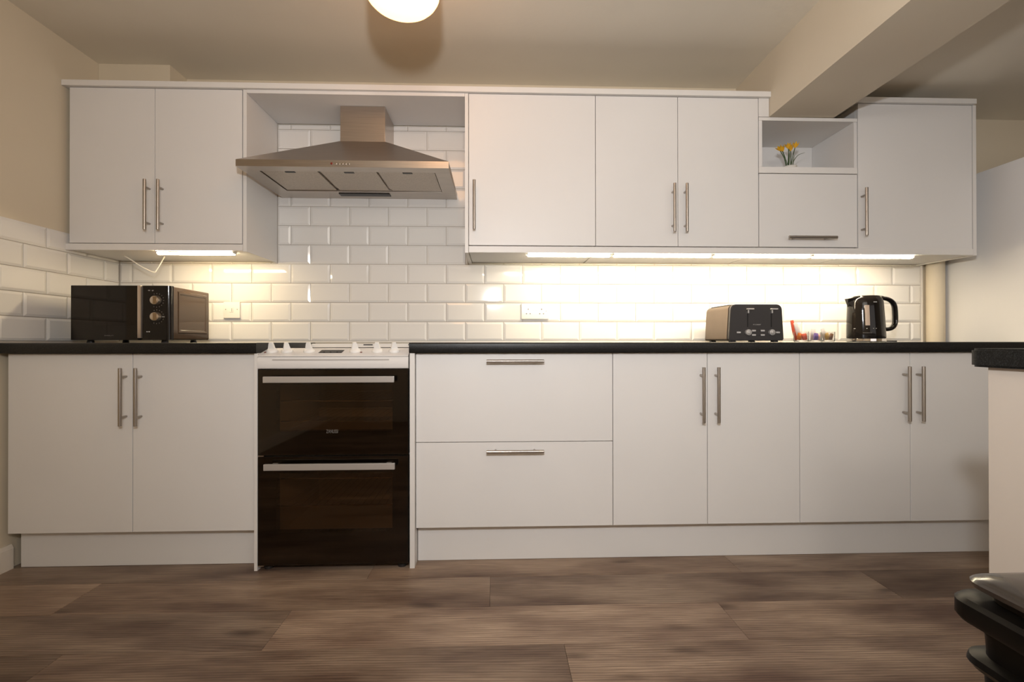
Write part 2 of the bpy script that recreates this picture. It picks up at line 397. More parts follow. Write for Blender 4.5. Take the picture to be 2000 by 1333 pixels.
# middle pair
t = thing('base_cabinet', 'white double door base cabinet right beside the two deep drawers', 'cabinet', (2.98, -.3, 0))
obj('carcass', B(2.588, 3.386, YB + .022, -.004, .15, WB - .001), 'white', t)
d = front('door', t, 2.586, 2.989, DZ0, DZ1, YB); handle(d, HV, (2.9592, YB - .035, .7054))
d = front('door', t, 2.989, 3.388, DZ0, DZ1, YB); handle(d, HV, (3.0222, YB - .035, .7054))
# right pair
t = thing('base_cabinet', 'white double door base cabinet below the kettle, partly behind the peninsula', 'cabinet', (3.87, -.3, 0))
obj('carcass', B(3.390, 4.560, YB + .022, -.004, .15, WB - .001), 'white', t)
d = front('door', t, 3.388, 3.8727, DZ0, DZ1, YB); handle(d, HV, (3.8398, YB - .035, .7064))
d = front('door', t, 3.8727, 4.3575, DZ0, DZ1, YB); handle(d, HV, (3.9003, YB - .035, .7062))
front('filler_panel', t, 4.3575, 4.561, DZ0, DZ1, YB)
# plinths
tag(obj('plinth', B(.1375, 1.1145, -.552, -.537, .001, .149, bev=.0008), 'white'), 'white plinth board under the base cabinet left of the cooker', 'plinth')
tag(obj('plinth', B(1.7645, 4.561, -.552, -.537, .001, .149, bev=.0008), 'white'), 'long white plinth board under the drawers and base cabinets right of the cooker', 'plinth')

# worktops
def worktop_bm(x0, x1, yb, yf):
    r = .008; pts = [(yb, WB), (yb, WT), (yf + r, WT)]
    for i in range(1, 5):
        a = PI / 2 * i / 4; pts.append((yf + r - r * math.sin(a), WT - r + r * math.cos(a)))
    pts += [(yf, WB + .004), (yf + .003, WB)]
    return prism(bmesh.new(), pts, 'x', x0, x1)
tag(obj('worktop', worktop_bm(XL + .003, 1.129, -.003, -.632), 'worktop', smooth=True), 'short black speckled worktop carrying the microwave', 'worktop')
tag(obj('worktop', worktop_bm(1.741, 4.563, -.003, -.632), 'worktop', smooth=True), 'long black speckled worktop carrying the toaster and kettle', 'worktop')

# ------------------------------------------------------------------ wall cabinets
YU = -.32
UB, UT = 1.389, 2.110
def wall_cab_body(x0, x1, z0, z1, t, name='carcass'):
    return obj(name, B(x0 + .002, x1 - .002, YU + .021, -.003, z0, z1), 'white', t)
# left double
t = thing('wall_cabinet', 'white double door wall cabinet above the microwave, left of the extractor hood', 'cabinet', (.52, -.16, 1.357))
wall_cab_body(.124, .9135, 1.3575, 2.111, t)
d = front('door', t, .1245, .5105, UB, UT, YU); handle(d, HV, (.4888, YU - .035, 1.560))
d = front('door', t, .5105, .9100, UB, UT, YU); handle(d, HV, (.5484, YU - .035, 1.560))
obj('light_rail', B(.110, .9128, YU - .002, YU + .018, 1.356, 1.386, bev=.001), 'edge', t)
obj('end_panel', B(.9145, .9308, YU - .002, -.009, 1.352, 2.111, bev=.0008), 'edge', t)
# bridging board over the hood
t = thing('bridging_shelf', 'white board bridging the gap above the extractor hood', 'shelf', (1.44, -.16, 2.094))
obj('board', B(.9315, 1.9483, YU - .002, -.009, 2.0955, 2.1115, bev=.0008), 'white', t)
# big single door
t = thing('wall_cabinet', 'wide single door white wall cabinet right of the extractor hood', 'cabinet', (2.27, -.16, 1.357))
wall_cab_body(1.967, 2.5725, 1.3575, 2.111, t)
d = front('door', t, 1.9665, 2.5735, UB, UT, YU); handle(d, HV, (1.9941, YU - .035, 1.573))
obj('end_panel', B(1.949, 1.9655, YU - .002, -.009, 1.352, 2.111, bev=.0008), 'edge', t)
# double door
t = thing('wall_cabinet', 'white double door wall cabinet above the toaster, beside the open niche', 'cabinet', (2.97, -.16, 1.357))
wall_cab_body(2.5745, 3.3700, 1.3575, 2.111, t)
d = front('door', t, 2.5735, 2.974, UB, UT, YU); handle(d, HV, (2.9453, YU - .035, 1.567))
d = front('door', t, 2.974, 3.3705, UB, UT, YU); handle(d, HV, (3.0046, YU - .035, 1.567))
obj('filler_strip', B(3.3715, 3.4225, YU - .001, YU + .018, 2.022, 2.111, bev=.0006), 'white', t)
# niche with lift-up door under the beam
t = thing('niche_cabinet', 'white open niche with a lift-up door below, under the ceiling beam', 'cabinet', (3.62, -.16, 1.357))
wall_cab_body(3.3725, 3.862, 1.3575, 1.748, t)
d = front('door', t, 3.3725, 3.8625, UB, 1.745, YU); handle(d, HH, (3.6175, YU - .035, 1.430))
obj('shelf_board', B(3.3725, 3.8620, YU - .001, -.009, 1.7485, 1.7785, bev=.001), 'edge', t)
obj('top_board', B(3.3725, 3.8620, YU - .001, -.009, 2.0035, 2.0195, bev=.001), 'edge', t)
obj('back_panel', B(3.39, 3.8460, -.012, -.003, 1.779, 2.003), 'white', t)
obj('side_panel', B(3.3725, 3.3885, YU, -.003, 1.779, 2.003), 'white', t)
obj('side_panel', B(3.8470, 3.8620, YU + .002, -.003, 1.779, 2.003), 'white', t)
# right single
RT = 2.093
t = thing('wall_cabinet', 'single door white wall cabinet at the right end of the row, above the kettle', 'cabinet', (4.16, -.16, 1.357))
wall_cab_body(3.8645, 4.445, 1.3575, RT + .001, t)
d = front('door', t, 3.8655, 4.4435, UB - .006, RT, YU); handle(d, HV, (3.8812, YU - .035, 1.5555))
obj('end_panel', B(4.4455, 4.4625, YU - .002, -.003, 1.352, RT + .001, bev=.0008), 'edge', t)
# light rail of the right run
tag(obj('light_rail', B(1.967, 4.4450, YU - .002, YU + .018, 1.354, 1.384, bev=.001), 'edge'), 'long white light rail along the bottom of the right wall cabinets', 'rail')
# cornices
def cornice(x0, x1, z): return prism(bmesh.new(), [(YU - .016, z), (YU - .016, z + .024), (-.002, z + .024), (-.002, z)], 'x', x0, x1, bev=.001)
c = obj('cornice', prism(bmesh.new(), [(.102, YU - .016), (3.424, YU - .016), (3.424, -.002), (.4535, -.002), (.4535, -.132), (.102, -.132)], 'z', 2.112, 2.137), 'edge')
tag(c, 'long white cornice board on top of the left and middle wall cabinets', 'cornice')
tag(obj('cornice', B(3.855, 4.452, YU - .016, -.002, RT + .002, RT + .026, bev=.001), 'edge'), 'short white cornice board on the rightmost wall cabinet', 'cornice')

# ------------------------------------------------------------------ under-cabinet lights
def strip(x0, x1, m, label, group=None):
    t = thing('strip_light', label, 'light', ((x0 + x1) / 2, -.285, 1.3573), group)
    obj('housing', B(x0, x1, -.300, -.272, 1.3525, 1.3570, bev=.0008), 'plasticw', t)
    obj('diffuser', prism(bmesh.new(), [(-.299, 1.3520), (-.299, 1.347), (-.294, 1.3425), (-.278, 1.3425), (-.273, 1.347), (-.273, 1.3520)], 'x', x0 + .006, x1 - .006), m, t)
    obj('end_cap', B(x0 + .0005, x0 + .0055, -.300, -.272, 1.3460, 1.3524), 'plasticw', t)
    obj('end_cap', B(x1 - .0055, x1 - .0005, -.300, -.272, 1.3460, 1.3524), 'plasticw', t)
strip(.50, .86, 'tubeL', 'lit strip light under the left wall cabinet above the microwave')
for (a, b, l) in ((2.245, 2.655, 'lit strip light under the wide single door wall cabinet'), (2.665, 3.15, 'lit strip light under the left part of the double door wall cabinet by the niche'),
                  (3.16, 3.645, 'lit strip light above the toaster, under the niche'), (3.655, 4.17, 'rightmost lit strip light above the kettle')):
    strip(a, b, 'tubeR', l, 'strip lights under the right wall cabinets')
cb = obj('cable', tube(bmesh.new(), curve_pts([(.262, -.18, 1.3570), (.285, -.16, 1.338), (.325, -.15, 1.308), (.372, -.15, 1.284), (.392, -.15, 1.279), (.402, -.15, 1.292), (.422, -.15, 1.325), (.440, -.15, 1.3570)], 6), .0028, 6), 'plasticw', smooth=True)
tag(cb, 'thin white cable looping below the left wall cabinet', 'cable')
for (x, y) in ((2.03, -.2), (2.245, -.12)):
    pass

# ------------------------------------------------------------------ sockets
def socket(x0, x1, z0, z1, label, double):
    t = thing('wall_socket', label, 'socket', ((x0 + x1) / 2, -.011, (z0 + z1) / 2))
    obj('plate', B(x0, x1, -.021, -.0110, z0, z1, bev=.003), 'plasticw', t, smooth=True)
    cz = (z0 + z1) / 2
    if double:
        for s in (-1, 1):
            cx = (x0 + x1) / 2 + s * .036
            obj('pin_hole', B(cx - .002 , cx + .002 , -.0214, -.0209, cz + .006, cz + .014), 'dark', t)
            for k in (-1, 1): obj('pin_hole', B(cx + k * .010 - .0032, cx + k * .010 + .0032, -.0214, -.0209, cz - .016, cz - .012), 'dark', t)
            obj('rocker_switch', B((x0 + x1) / 2 + s * .008 - .005, (x0 + x1) / 2 + s * .008 + .005, -.0235, -.0211, cz + .004, cz + .020, bev=.001), 'plasticw', t)
            obj('screw', lathe(bmesh.new(), [(.0028, 0), (.0028, .0006)], (( x0 + x1) / 2 + s * .0605, -.0211, cz), 10, 'y'), 'nickel', t)
    else:
        obj('fuse_holder', B((x0 + x1) / 2 - .010, (x0 + x1) / 2 + .010, -.0232, -.0211, cz - .012, cz + .014, bev=.0012), 'plasticw', t)
        obj('fuse_slot', B((x0 + x1) / 2 + .002, (x0 + x1) / 2 + .004, -.0236, -.0233, cz - .008, cz + .010), 'markdim', t)
        for s in (-1, 1): obj('screw', lathe(bmesh.new(), [(.0028, 0), (.0028, .0006)], ((x0 + x1) / 2 + s * .0300, -.0211, cz + .004), 10, 'y'), 'nickel', t)
socket(.6545, .7405, 1.056, 1.141, 'single white fused spur plate on tiles right of the microwave', False)
socket(2.233, 2.380, 1.052, 1.138, 'double white wall socket on tiles between cooker and toaster', True)

# ------------------------------------------------------------------ extractor hood
HX0, HX1, HZ0, HZ1, HY = .960, 1.887, 1.6985, 1.7285, -.47
t = thing('extractor_hood', 'stainless steel chimney extractor hood above the cooker', 'extractor hood', (1.42, -.012, 1.70))
CX0, CX1, CYF = 1.329, 1.548, -.215
bm = bmesh.new()
def quad(x0, x1, y0, y1, z): return [(x0, y0, z), (x1, y0, z), (x1, y1, z), (x0, y1, z)]
ring_loft(bm, [quad(HX0, HX1, HY, -.012, HZ0), quad(HX0, HX1, HY, -.012, HZ1), quad(CX0 - .004, CX1 + .004, CYF - .004, -.012, 1.918)], close=(False, True))
# underside rim and recessed well
FX0, FX1, FY0, FY1 = 1.034, 1.820, -.412, -.132
o1, i1 = quad(HX0, HX1, HY, -.012, HZ0), quad(FX0, FX1, FY0, FY1, HZ0)
va = [bm.verts.new(p) for p in o1]; vb = [bm.verts.new(p) for p in i1]; vc = [bm.verts.new((p[0], p[1], HZ0 + .012)) for p in i1]
for i in range(4):
    j = (i + 1) % 4; bm.faces.new((va[i], va[j], vb[j], vb[i])); bm.faces.new((vb[i], vb[j], vc[j], vc[i]))
bm.faces.new(vc)
bmesh.ops.remove_doubles(bm, verts=bm.verts, dist=1e-5)
obj('canopy', bm, 'steel', t)
obj('chimney', B(CX0, CX1, CYF, -.012, 1.9185, 2.0945, bev=.001), steel('brushed_steel_flue', (.53, .46, .40), .30, (.5, 4, 26)), t)
fw = (FX1 - FX0 - .04) / 3
for k in range(3):
    fx = FX0 + .004 + k * (fw + .016)
    f = obj('grease_filter', B(fx, fx + fw, FY0 + .003, FY1 - .003, HZ0 + .0035, HZ0 + .0105, bev=.0012), 'filter', t)
    obj('latch', B(fx + fw / 2 - .022, fx + fw / 2 + .022, FY0 + .012, FY0 + .026, HZ0 + .0018, HZ0 + .0034), 'black_sat', f)
obj('lamp_cover', B(1.285, 1.545, -.105, -.062, HZ0 - .004, HZ0 - .0005, bev=.001), 'black_sat', t)
for k, px in enumerate((1.3745, 1.3925, 1.4065, 1.4205, 1.4345, 1.4485)):
    prof = [(.0042, 0), (.0042, .003), (.003, .0042)] if k else [(.0052, 0), (.0052, .0015), (.004, .002)]
    obj('button', lathe(bmesh.new(), prof, (px, HY - .0002, 1.7135), 14, 'y'), 'chrome' if k else 'red', t, smooth=True)

# ------------------------------------------------------------------ cooker
KX0, KX1, KY = 1.1320, 1.7360, -.622
t = thing('cooker', 'white freestanding double oven cooker with black glass doors', 'cooker', ((KX0 + KX1) / 2, -.32, 0))
# body as an open-fronted shell with two cavities
bm = bmesh.new()
yB, yF = -.05, -.585
for (a, b, c_, d_, e, f) in ((KX0, KX0 + .035, yF, yB, .03, .86), (KX1 - .035, KX1, yF, yB, .03, .86), (KX0 + .035, KX1 - .035, yB - .02, yB, .03, .86),
                             (KX0 + .035, KX1 - .035, yF, yB - .02, .03, .11), (KX0 + .035, KX1 - .035, yF, yB - .02, .455, .535), (KX0 + .035, KX1 - .035, yF, yB - .02, .80, .86)):
    bx(bm, a, b, c_, d_, e, f)
obj('body', bm, 'enamel', t)
for (z0, z1) in ((.1105, .4545), (.5355, .7995)):
    bm = bmesh.new(); x0, x1 = KX0 + .0365, KX1 - .0365
    ring_loft(bm, [[(x0, yF + .002, z0), (x1, yF + .002, z0), (x1, yF + .002, z1), (x0, yF + .002, z1)], [(x0 + .02, yB - .06, z0 + .01), (x1 - .02, yB - .06, z0 + .01), (x1 - .02, yB - .06, z1 - .01), (x0 + .02, yB - .06, z1 - .01)]], close=(False, True))
    cav = obj('oven_cavity', bm, 'cavity', t)
    for z in ((z0 + .13, z0 + .245) if z0 < .3 else (z0 + .06, z0 + .145)):
        bm = bmesh.new(); tube(bm, [(x0 + .025, yF + .03, z), (x1 - .025, yF + .03, z)], .0028, 6)
        tube(bm, [(x0 + .03, yB - .10, z), (x1 - .03, yB - .10, z)], .0025, 6)
        for k in range(15):
            xx = x0 + .04 + k * (x1 - x0 - .08) / 14; tube(bm, [(xx, yF + .03, z), (xx, yB - .10, z)], .0012, 5)
        obj('wire_rack', bm, 'wire', cav)
def oven_door(z0, z1, wx0, wx1, wz0, wz1, hz, hx0, hx1):
    bm = bmesh.new(); y0, y1 = KY, KY + .034
    for (a, b, e, f) in ((KX0, wx0, z0, z1), (wx1, KX1, z0, z1), (wx0, wx1, z0, wz0), (wx0, wx1, wz1, z1)): bx(bm, a, b, y0 + .001, y1, e, f)
    d = obj('oven_door', bm, 'black_glass', t)
    obj('door_glass', B(KX0 + .0005, KX1 - .0005, y0 - .0025, y0 + .0005, z0 + .001, z1 - .001, bev=.0006), 'oven_pane', d)
    h = bmesh.new(); bx(h, hx0, hx1, KY - .045, KY - .032, hz - .0125, hz + .0125, bev=.002)
    for x in (hx0 + .03, hx1 - .03): bx(h, x - .01, x + .01, KY - .0325, KY - .003, hz - .007, hz + .007)
    obj('handle', h, 'silver', d)
    return d
d1 = oven_door(.468, .817, 1.204, 1.672, .565, .755, .7785, 1.1715, 1.6875)
d2 = oven_door(.022, .463, 1.204, 1.672, .155, .395, .4300, 1.1740, 1.6900)
# fascia under the hob, with a long finger groove
def fas(z):
    return None
bm = bmesh.new()
prism(bm, [(KY, .8205), (KY - .004, .826), (KY - .004, .852), (KY - .001, .8675), (yF + .01, .8675), (yF + .01, .8205)], 'x', KX0 - .001, KX1 + .001)
f = obj('fascia', bm, 'enamel', t, smooth=True)
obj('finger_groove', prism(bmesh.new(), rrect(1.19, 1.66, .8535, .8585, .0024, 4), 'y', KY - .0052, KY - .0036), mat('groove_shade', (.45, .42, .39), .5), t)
# sloping control panel and hob
bm = bmesh.new()
prism(bm, [(KY - .004, .8690), (KY - .004, .8725), (KY + .004, .8775), (-.53, .902), (-.53, .8690)], 'x', KX0 - .001, KX1 + .001)
cp = obj('control_panel', bm, 'enamel', t, smooth=True)
obj('hob_plate', B(KX0, KX1, -.529, -.06, .8690, .9025, bev=.003), 'enamel', t)
obj('hob_glass', B(KX0 + .02, KX1 - .02, -.50, -.10, .9027, .9050, bev=.001), 'black_glass', t)
bt = bmesh.new(); bx(bt, KX0 + .004, KX1, -.075, -.055, .9027, .921, bev=.003)
tr = obj('rear_trim', bt, 'enamel', t)
for (a, b) in ((1.404, 1.452), (1.636, 1.662)): obj('vent_slot', B(a, b, -.0765, -.0755, .912, .917), 'dark', tr)
# things on the slope: normal of slope
sl = math.atan2(.902 - .8775, (-.53) - (KY + .004))
def slope_z(y): return .8775 + (y - (KY + .004)) * math.tan(sl)
def on_slope(bm, x, y, lift=.0005):
    bmesh.ops.rotate(bm, verts=bm.verts, cent=(0, 0, 0), matrix=Matrix.Rotation(sl, 3, 'X')); bmesh.ops.translate(bm, verts=bm.verts, vec=(x, y, slope_z(y) + lift)); return bm
for k, x in enumerate((1.1685, 1.2300, 1.3200, 1.5090, 1.6010, 1.6715)):
    bm = lathe(bmesh.new(), [(.023, 0), (.023, .003), (.021, .008), (.016, .012), (.010, .014)], n=20)
    g = prism(bmesh.new(), [(-.019, .004), (.019, .004), (.013, .016), (.009, .034), (.006, .040), (-.006, .040), (-.009, .034), (-.013, .016)], 'y', -.006, .006, bev=.0015)
    me = bpy.data.meshes.new('tmp'); g.to_mesh(me); g.free(); bm.from_mesh(me); bpy.data.meshes.remove(me)
    if k % 2: bmesh.ops.rotate(bm, verts=bm.verts, cent=(0, 0, 0), matrix=Matrix.Rotation(.5, 3, 'Z'))
    obj('knob', on_slope(bm, x, -.580), 'knobw', t, smooth=True)
dsp = obj('display', on_slope(bx(bmesh.new(), -.047, .047, -.020, .020, 0, .0012), 1.412, -.580), M['black_sat'], t)
for k in (-1, 0, 1): obj('display_button', on_slope(lathe(bmesh.new(), [(.004, 0), (.004, .0008)], n=10), 1.412 + k * .027, -.592, .0018), 'dark', dsp)
for x in (1.134 + .012, 1.5372): obj('indicator_light', on_slope(lathe(bmesh.new(), [(.0045, 0), (.0045, .0012), (.003, .002)], n=12), x, -.592), 'red', t, smooth=True)
for (x, y) in ((KX0 + .03, -.59), (KX1 - .03, -.59), (KX0 + .03, -.08), (KX1 - .03, -.08)):
    obj('foot', lathe(bmesh.new(), [(.018, 0), (.018, .012), (.010, .016), (.010, .031)], (x, y, .0005), 14), 'black_sat', t, smooth=True)
for z in (.4655, .0200): obj('hinge', B(KX0 - .0005, KX0 + .022, KY + .001, KY + .012, z - .0018, z + .0018), 'chrome', t)

def text(s, size, loc, m, parent, ext=.0003, rotx=PI / 2, align='CENTER', name='logo'):
    c = bpy.data.curves.new('logo', 'FONT'); c.body = s; c.size = size; c.extrude = ext; c.align_x = align; c.align_y = 'CENTER'
    o = bpy.data.objects.new('logo', c); COL.objects.link(o)
    dg = bpy.context.evaluated_depsgraph_get(); me = bpy.data.meshes.new_from_object(o.evaluated_get(dg)); bpy.data.objects.remove(o)
    o = bpy.data.objects.new(name, me); COL.objects.link(o); me.materials.clear(); me.materials.append(M[m]); o.rotation_euler = (rotx, 0, 0)
    o.parent = parent; o.location = Vector(loc) - worldloc(parent); return o
lg = text('ZANUSSI', .0155, (1.4300, KY - .0032, .5640), 'markdim', d1); lg.scale = (.78, 1.35, 1)

def smear(x0, x1, z, h, y, m, parent, n=7, seed=1, name='logo'):
    """small lettering too fine to read: a row of letter-sized strokes"""
    rg = random.Random(seed); bm = bmesh.new(); w_ = (x1 - x0) / n
    for k in range(n):
        a = x0 + k * w_ + w_ * .12; b = a + w_ * .72
        bx(bm, a, a + w_ * .2, y - .0003, y, z - h / 2, z + h / 2)
        if rg.random() < .7: bx(bm, a, b, y - .0003, y, z + h / 2 - h * .2, z + h / 2)
        if rg.random() < .6: bx(bm, a, b, y - .0003, y, z - h / 2, z - h / 2 + h * .2)
        if rg.random() < .6: bx(bm, b - w_ * .2, b, y - .0003, y, z - h / 2, z + h / 2)
    return obj(name, bm, m, parent)

# ------------------------------------------------------------------ microwave
MX0, MX1, MY, MYB = .2475, .6690, -.450, -.170
t = thing('microwave', 'black microwave oven with silver handle strip and two round knobs', 'microwave', ((MX0 + MX1) / 2, -.31, WT))
MZ0, MZ1 = .938, 1.1765
bm = prism(bmesh.new(), rrect(MX0 + .004, MX1 - .001, MZ0 + .002, MZ1 - .002, .006, 3), 'y', MY + .022, MYB)
obj('casing', bm, 'brown_body', t, smooth=True)
# embossed side panel on the right
bm = bmesh.new(); xs = MX1 - .001
def sp(y0, y1, z0, z1, x): return [(x, y0, z0), (x, y1, z0), (x, y1, z1), (x, y0, z1)]
ring_loft(bm, [sp(-.400, -.185, .968, 1.158, xs), sp(-.396, -.189, .972, 1.154, xs + .003), sp(-.388, -.197, .980, 1.146, xs + .003), sp(-.384, -.201, .984, 1.142, xs + .0005)], close=(False, True))
obj('side_panel', bm, 'brown_body', t, smooth=False)
# control fascia with rounded right edge
pts = [(.5500, MY), (MX1 - .022, MY)] + [(MX1 - .022 + .022 * math.sin(a), MY + .022 - .022 * math.cos(a)) for a in (PI / 8, PI / 4, 3 * PI / 8, PI / 2)] + [(.5500, MY + .022)]
cf = obj('control_fascia', prism(bmesh.new(), pts, 'z', MZ0, MZ1), 'black_gloss', t, smooth=True)
dbm = bmesh.new(); wx0, wx1, wz0, wz1 = .338, .5205, 1.002, 1.118
for (a, b, e, f_) in ((MX0, wx0, MZ0, MZ1), (wx1, .5320, MZ0, MZ1), (wx0, wx1, MZ0, wz0), (wx0, wx1, wz1, MZ1)): bx(dbm, a, b, MY, MY + .020, e, f_)
bmesh.ops.remove_doubles(dbm, verts=dbm.verts, dist=1e-5)
dm = obj('door', dbm, 'black_gloss', t)
obj('window_screen', B(wx0, wx1, MY + .006, MY + .019, wz0, wz1), mat('microwave_screen', (.16, .11, .07), .5), dm)
obj('door_glass', B(MX0 + .0006, .5314, MY - .0022, MY - .0002, MZ0 + .001, MZ1 - .001, bev=.0006), 'mw_pane', dm)
obj('handle', B(.5330, .5485, MY - .008, MY + .018, MZ0 + .008, MZ1, bev=.003), mat('microwave_handle', (.62, .53, .45), .28, .8), dm, smooth=True)
smear(.389, .431, .9575, .0045, MY - .0023, 'markdim', dm, 7, 3)
for k, z in enumerate((1.112, 1.040)):
    kb = obj('knob', lathe(bmesh.new(), [(.0215, 0), (.0215, .004), (.0195, .010), (.0185, .016), (.014, .018)], (.6110, MY - .0003, z), 28, 'y'), mat('knob_silver', (.60, .52, .43), .25, .9), t, smooth=True)
    obj('knob_grip', B(.6085, .6235, MY - .0215, MY - .0185, z - .0155, z + .0155, bev=.0012), mat('knob_grip', (.34, .25, .16), .3, .9), kb)
    bm = bmesh.new()
    for j in range(11):
        a = PI * .62 - j * PI * 1.25 / 10; cx, cz = .6110 + .030 * math.cos(a), z + .030 * math.sin(a)
        bx(bm, cx - .0013, cx + .0013, MY - .0005, MY - .0001, cz - .0018, cz + .0018)
    obj('dial_marks', bm, 'markdim', cf)
smear(.6345, .6450, 1.040, .0050, MY - .0001, 'mark', cf, 2, 8, 'dial_text'); smear(.574, .583, 1.1555, .0045, MY - .0001, 'mark', cf, 2, 9, 'print'); smear(.590, .599, 1.1545, .0045, MY - .0001, 'mark', cf, 2, 10, 'print')
for x in (.567, .576): obj('print', B(x, x + .006, MY - .0005, MY - .0001, .9725, .9765), 'mark', cf)
for (x, y) in ((MX0 + .05, -.41), (MX1 - .05, -.41), (MX0 + .05, -.21), (MX1 - .05, -.21)):
    obj('foot', lathe(bmesh.new(), [(.014, 0), (.012, .013)], (x, y, WT + .0003), 12), 'black_sat', t)

# ------------------------------------------------------------------ toaster
t = thing('toaster', 'four slice toaster with dark front and silver dials', 'toaster', (3.335, -.225, WT))
TX0, TX1, TYF, TYB, TZ0, TZ1 = 3.203, 3.470, -.360, -.095, .934, 1.107
def toast_outline(i=0.0):
    p = []
    for (x, z) in rrect(TX0 + i, TX1 - i, TZ0 + i * .3, TZ1 - i, .020, 5, (.5, .5, 1.2, 1.2)):
        s = (z - TZ0) / (TZ1 - TZ0); x += (1 if x < (TX0 + TX1) / 2 else -1) * .010 * s; p.append((x, z))
    return p
obj('casing', prism(bmesh.new(), toast_outline(), 'y', TYF + .022, TYB, bev=.004), 'toast_shell', t, smooth=True)
fr = obj('front_panel', prism(bmesh.new(), toast_outline(.0005), 'y', TYF, TYF + .0215, bev=.003), 'toast_front', t, smooth=True)
for (x0, x1) in ((3.2255, 3.252), (3.287, 3.3135), (3.36, 3.3865), (3.4215, 3.448)):
    obj('bread_slot', B(x0, x1, -.325, -.125, TZ1 - .002, TZ1 + .0006), 'dark', t)
for cx in (3.293, 3.408):
    obj('lever_slot', B(cx - .0024, cx + .0024, TYF - .0006, TYF + .0002, .998, 1.078), 'dark', fr)
    obj('lever', B(cx - .012, cx + .020, TYF - .024, TYF - .010, 1.0795, 1.0865, bev=.002), 'silver', t)
    obj('lever_stem', B(cx - .0018, cx + .0018, TYF - .0105, TYF + .004, 1.064, 1.0795), 'silver', t)
for cx in (3.2940, 3.4080):
    k = obj('dial', lathe(bmesh.new(), [(.0150, 0), (.0150, .006), (.0135, .011), (.0095, .0115), (.0085, .014), (.004, .015)], (cx, TYF - .0003, .9725), 24, 'y'), 'silver', t, smooth=True)
for (x0, z) in ((3.2360, .9722), (3.3090, .9805), (3.3090, .9600), (3.3520, .9805), (3.3520, .9600), (3.4255, .9722)):
    obj('button', B(x0 + .003, x0 + .0225, TYF - .004, TYF - .0004, z - .0042, z + .0042, bev=.0015), 'silver', t)
smear(3.3195, 3.3585, 1.0095, .0042, TYF - .0001, 'mark', fr, 7, 5)
for (x0, z) in ((3.3120, .9880), (3.3560, .9880), (3.238, .9805), (3.430, .9805), (3.312, .9682), (3.356, .9682)): smear(x0, x0 + .015, z, .0020, TYF - .0001, 'markdim', fr, 5, int(x0 * 100), 'print')
for (x, y) in ((TX0 + .03, TYF + .03), (TX1 - .03, TYF + .03), (TX0 + .03, TYB - .03), (TX1 - .03, TYB - .03)):
    obj('foot', B(x - .012, x + .012, y - .012, y + .012, WT + .0003, TZ0 + .002, bev=.001), 'black_sat', t)

# ------------------------------------------------------------------ kettle
t = thing('kettle', 'black glossy jug kettle with clear water gauge on chrome base', 'kettle', (3.94, -.27, WT))
KC = Vector((3.940, -.27, 0))
def oval(cx, rx, ry, z, n=36):
    return [(cx + rx * math.cos(2 * PI * i / n), KC.y + ry * math.sin(2 * PI * i / n), z) for i in range(n)]
obj('power_base', ring_loft(bmesh.new(), [oval(3.943, .082, .072, WT + .0004), oval(3.943, .086, .076, WT + .004), oval(3.943, .086, .076, .942), oval(3.943, .083, .073, .9445)]), 'chrome', t, smooth=True)
kb = obj('body', ring_loft(bmesh.new(), [oval(3.943, .084, .074, .9448), oval(3.943, .085, .075, .950), oval(3.942, .0845, .074, .985), oval(3.941, .083, .072, 1.03), oval(3.940, .081, .069, 1.08), oval(3.939, .079, .067, 1.12), oval(3.940, .075, .063, 1.138), oval(3.943, .066, .054, 1.149)]), 'black_gloss', t, smooth=True)
obj('lid', ring_loft(bmesh.new(), [oval(3.944, .060, .052, 1.1495), oval(3.946, .058, .050, 1.1545), oval(3.95, .045, .038, 1.1575), oval(3.955, .02, .016, 1.1590)]), 'black_gloss', t, smooth=True)
bm = bmesh.new(); ring_loft(bm, [[(3.874, -.295, 1.085), (3.874, -.245, 1.085), (3.890, -.235, 1.149), (3.890, -.305, 1.149)], [(3.846, -.276, 1.122), (3.846, -.264, 1.122), (3.843, -.258, 1.1415), (3.843, -.282, 1.1415)]])
obj('spout', bm, 'black_gloss', t)
hp = curve_pts([(3.975, KC.y, 1.144), (4.030, KC.y, 1.145), (4.068, KC.y, 1.134), (4.088, KC.y, 1.108), (4.093, KC.y, 1.060), (4.092, KC.y, 1.022), (4.080, KC.y, 1.000), (4.055, KC.y, .990), (4.016, KC.y, .993)], 6)
obj('handle', tube(bmesh.new(), hp, [.0125] * 6 + [.0100] * (len(hp) - 6), 12, 1.5), 'black_gloss', t, smooth=True)
def strip_on_body(x0, x1, z0, z1, off, m, name, parent):
    bm = bmesh.new(); rows = []
    for i in range(7):
        z = z0 + (z1 - z0) * i / 6; s = max(0, min(1, (z - .985) / .14)); rx, ry, cx = .0845 - .0055 * s, .074 - .007 * s, 3.942 - .003 * s; row = []
        for j in range(4):
            x = x0 + (x1 - x0) * j / 3; y = KC.y - ry * math.sqrt(max(0, 1 - ((x - cx) / rx) ** 2)) - off; row.append((x, y, z))
        rows.append(row)
    ring_loft(bm, [[*r, *[(p[0], p[1] + .003, p[2]) for p in r[::-1]]] for r in rows]); return obj(name, bm, m, parent, smooth=True)
strip_on_body(3.893, 3.909, 1.007, 1.106, .0012, mat('gauge_grey', (.42, .33, .27), .3), 'water_gauge', t)
strip_on_body(3.928, 3.944, 1.119, 1.123, .0008, 'mark', 'print', kb)
strip_on_body(3.884, 3.916, .9695, .9715, .0010, 'markdim', 'logo', kb)
for x in (3.862, 3.896, 3.922, 3.934): strip_on_body(x, x + .003, .9905, .9935, .0008, 'mark', 'print', kb)
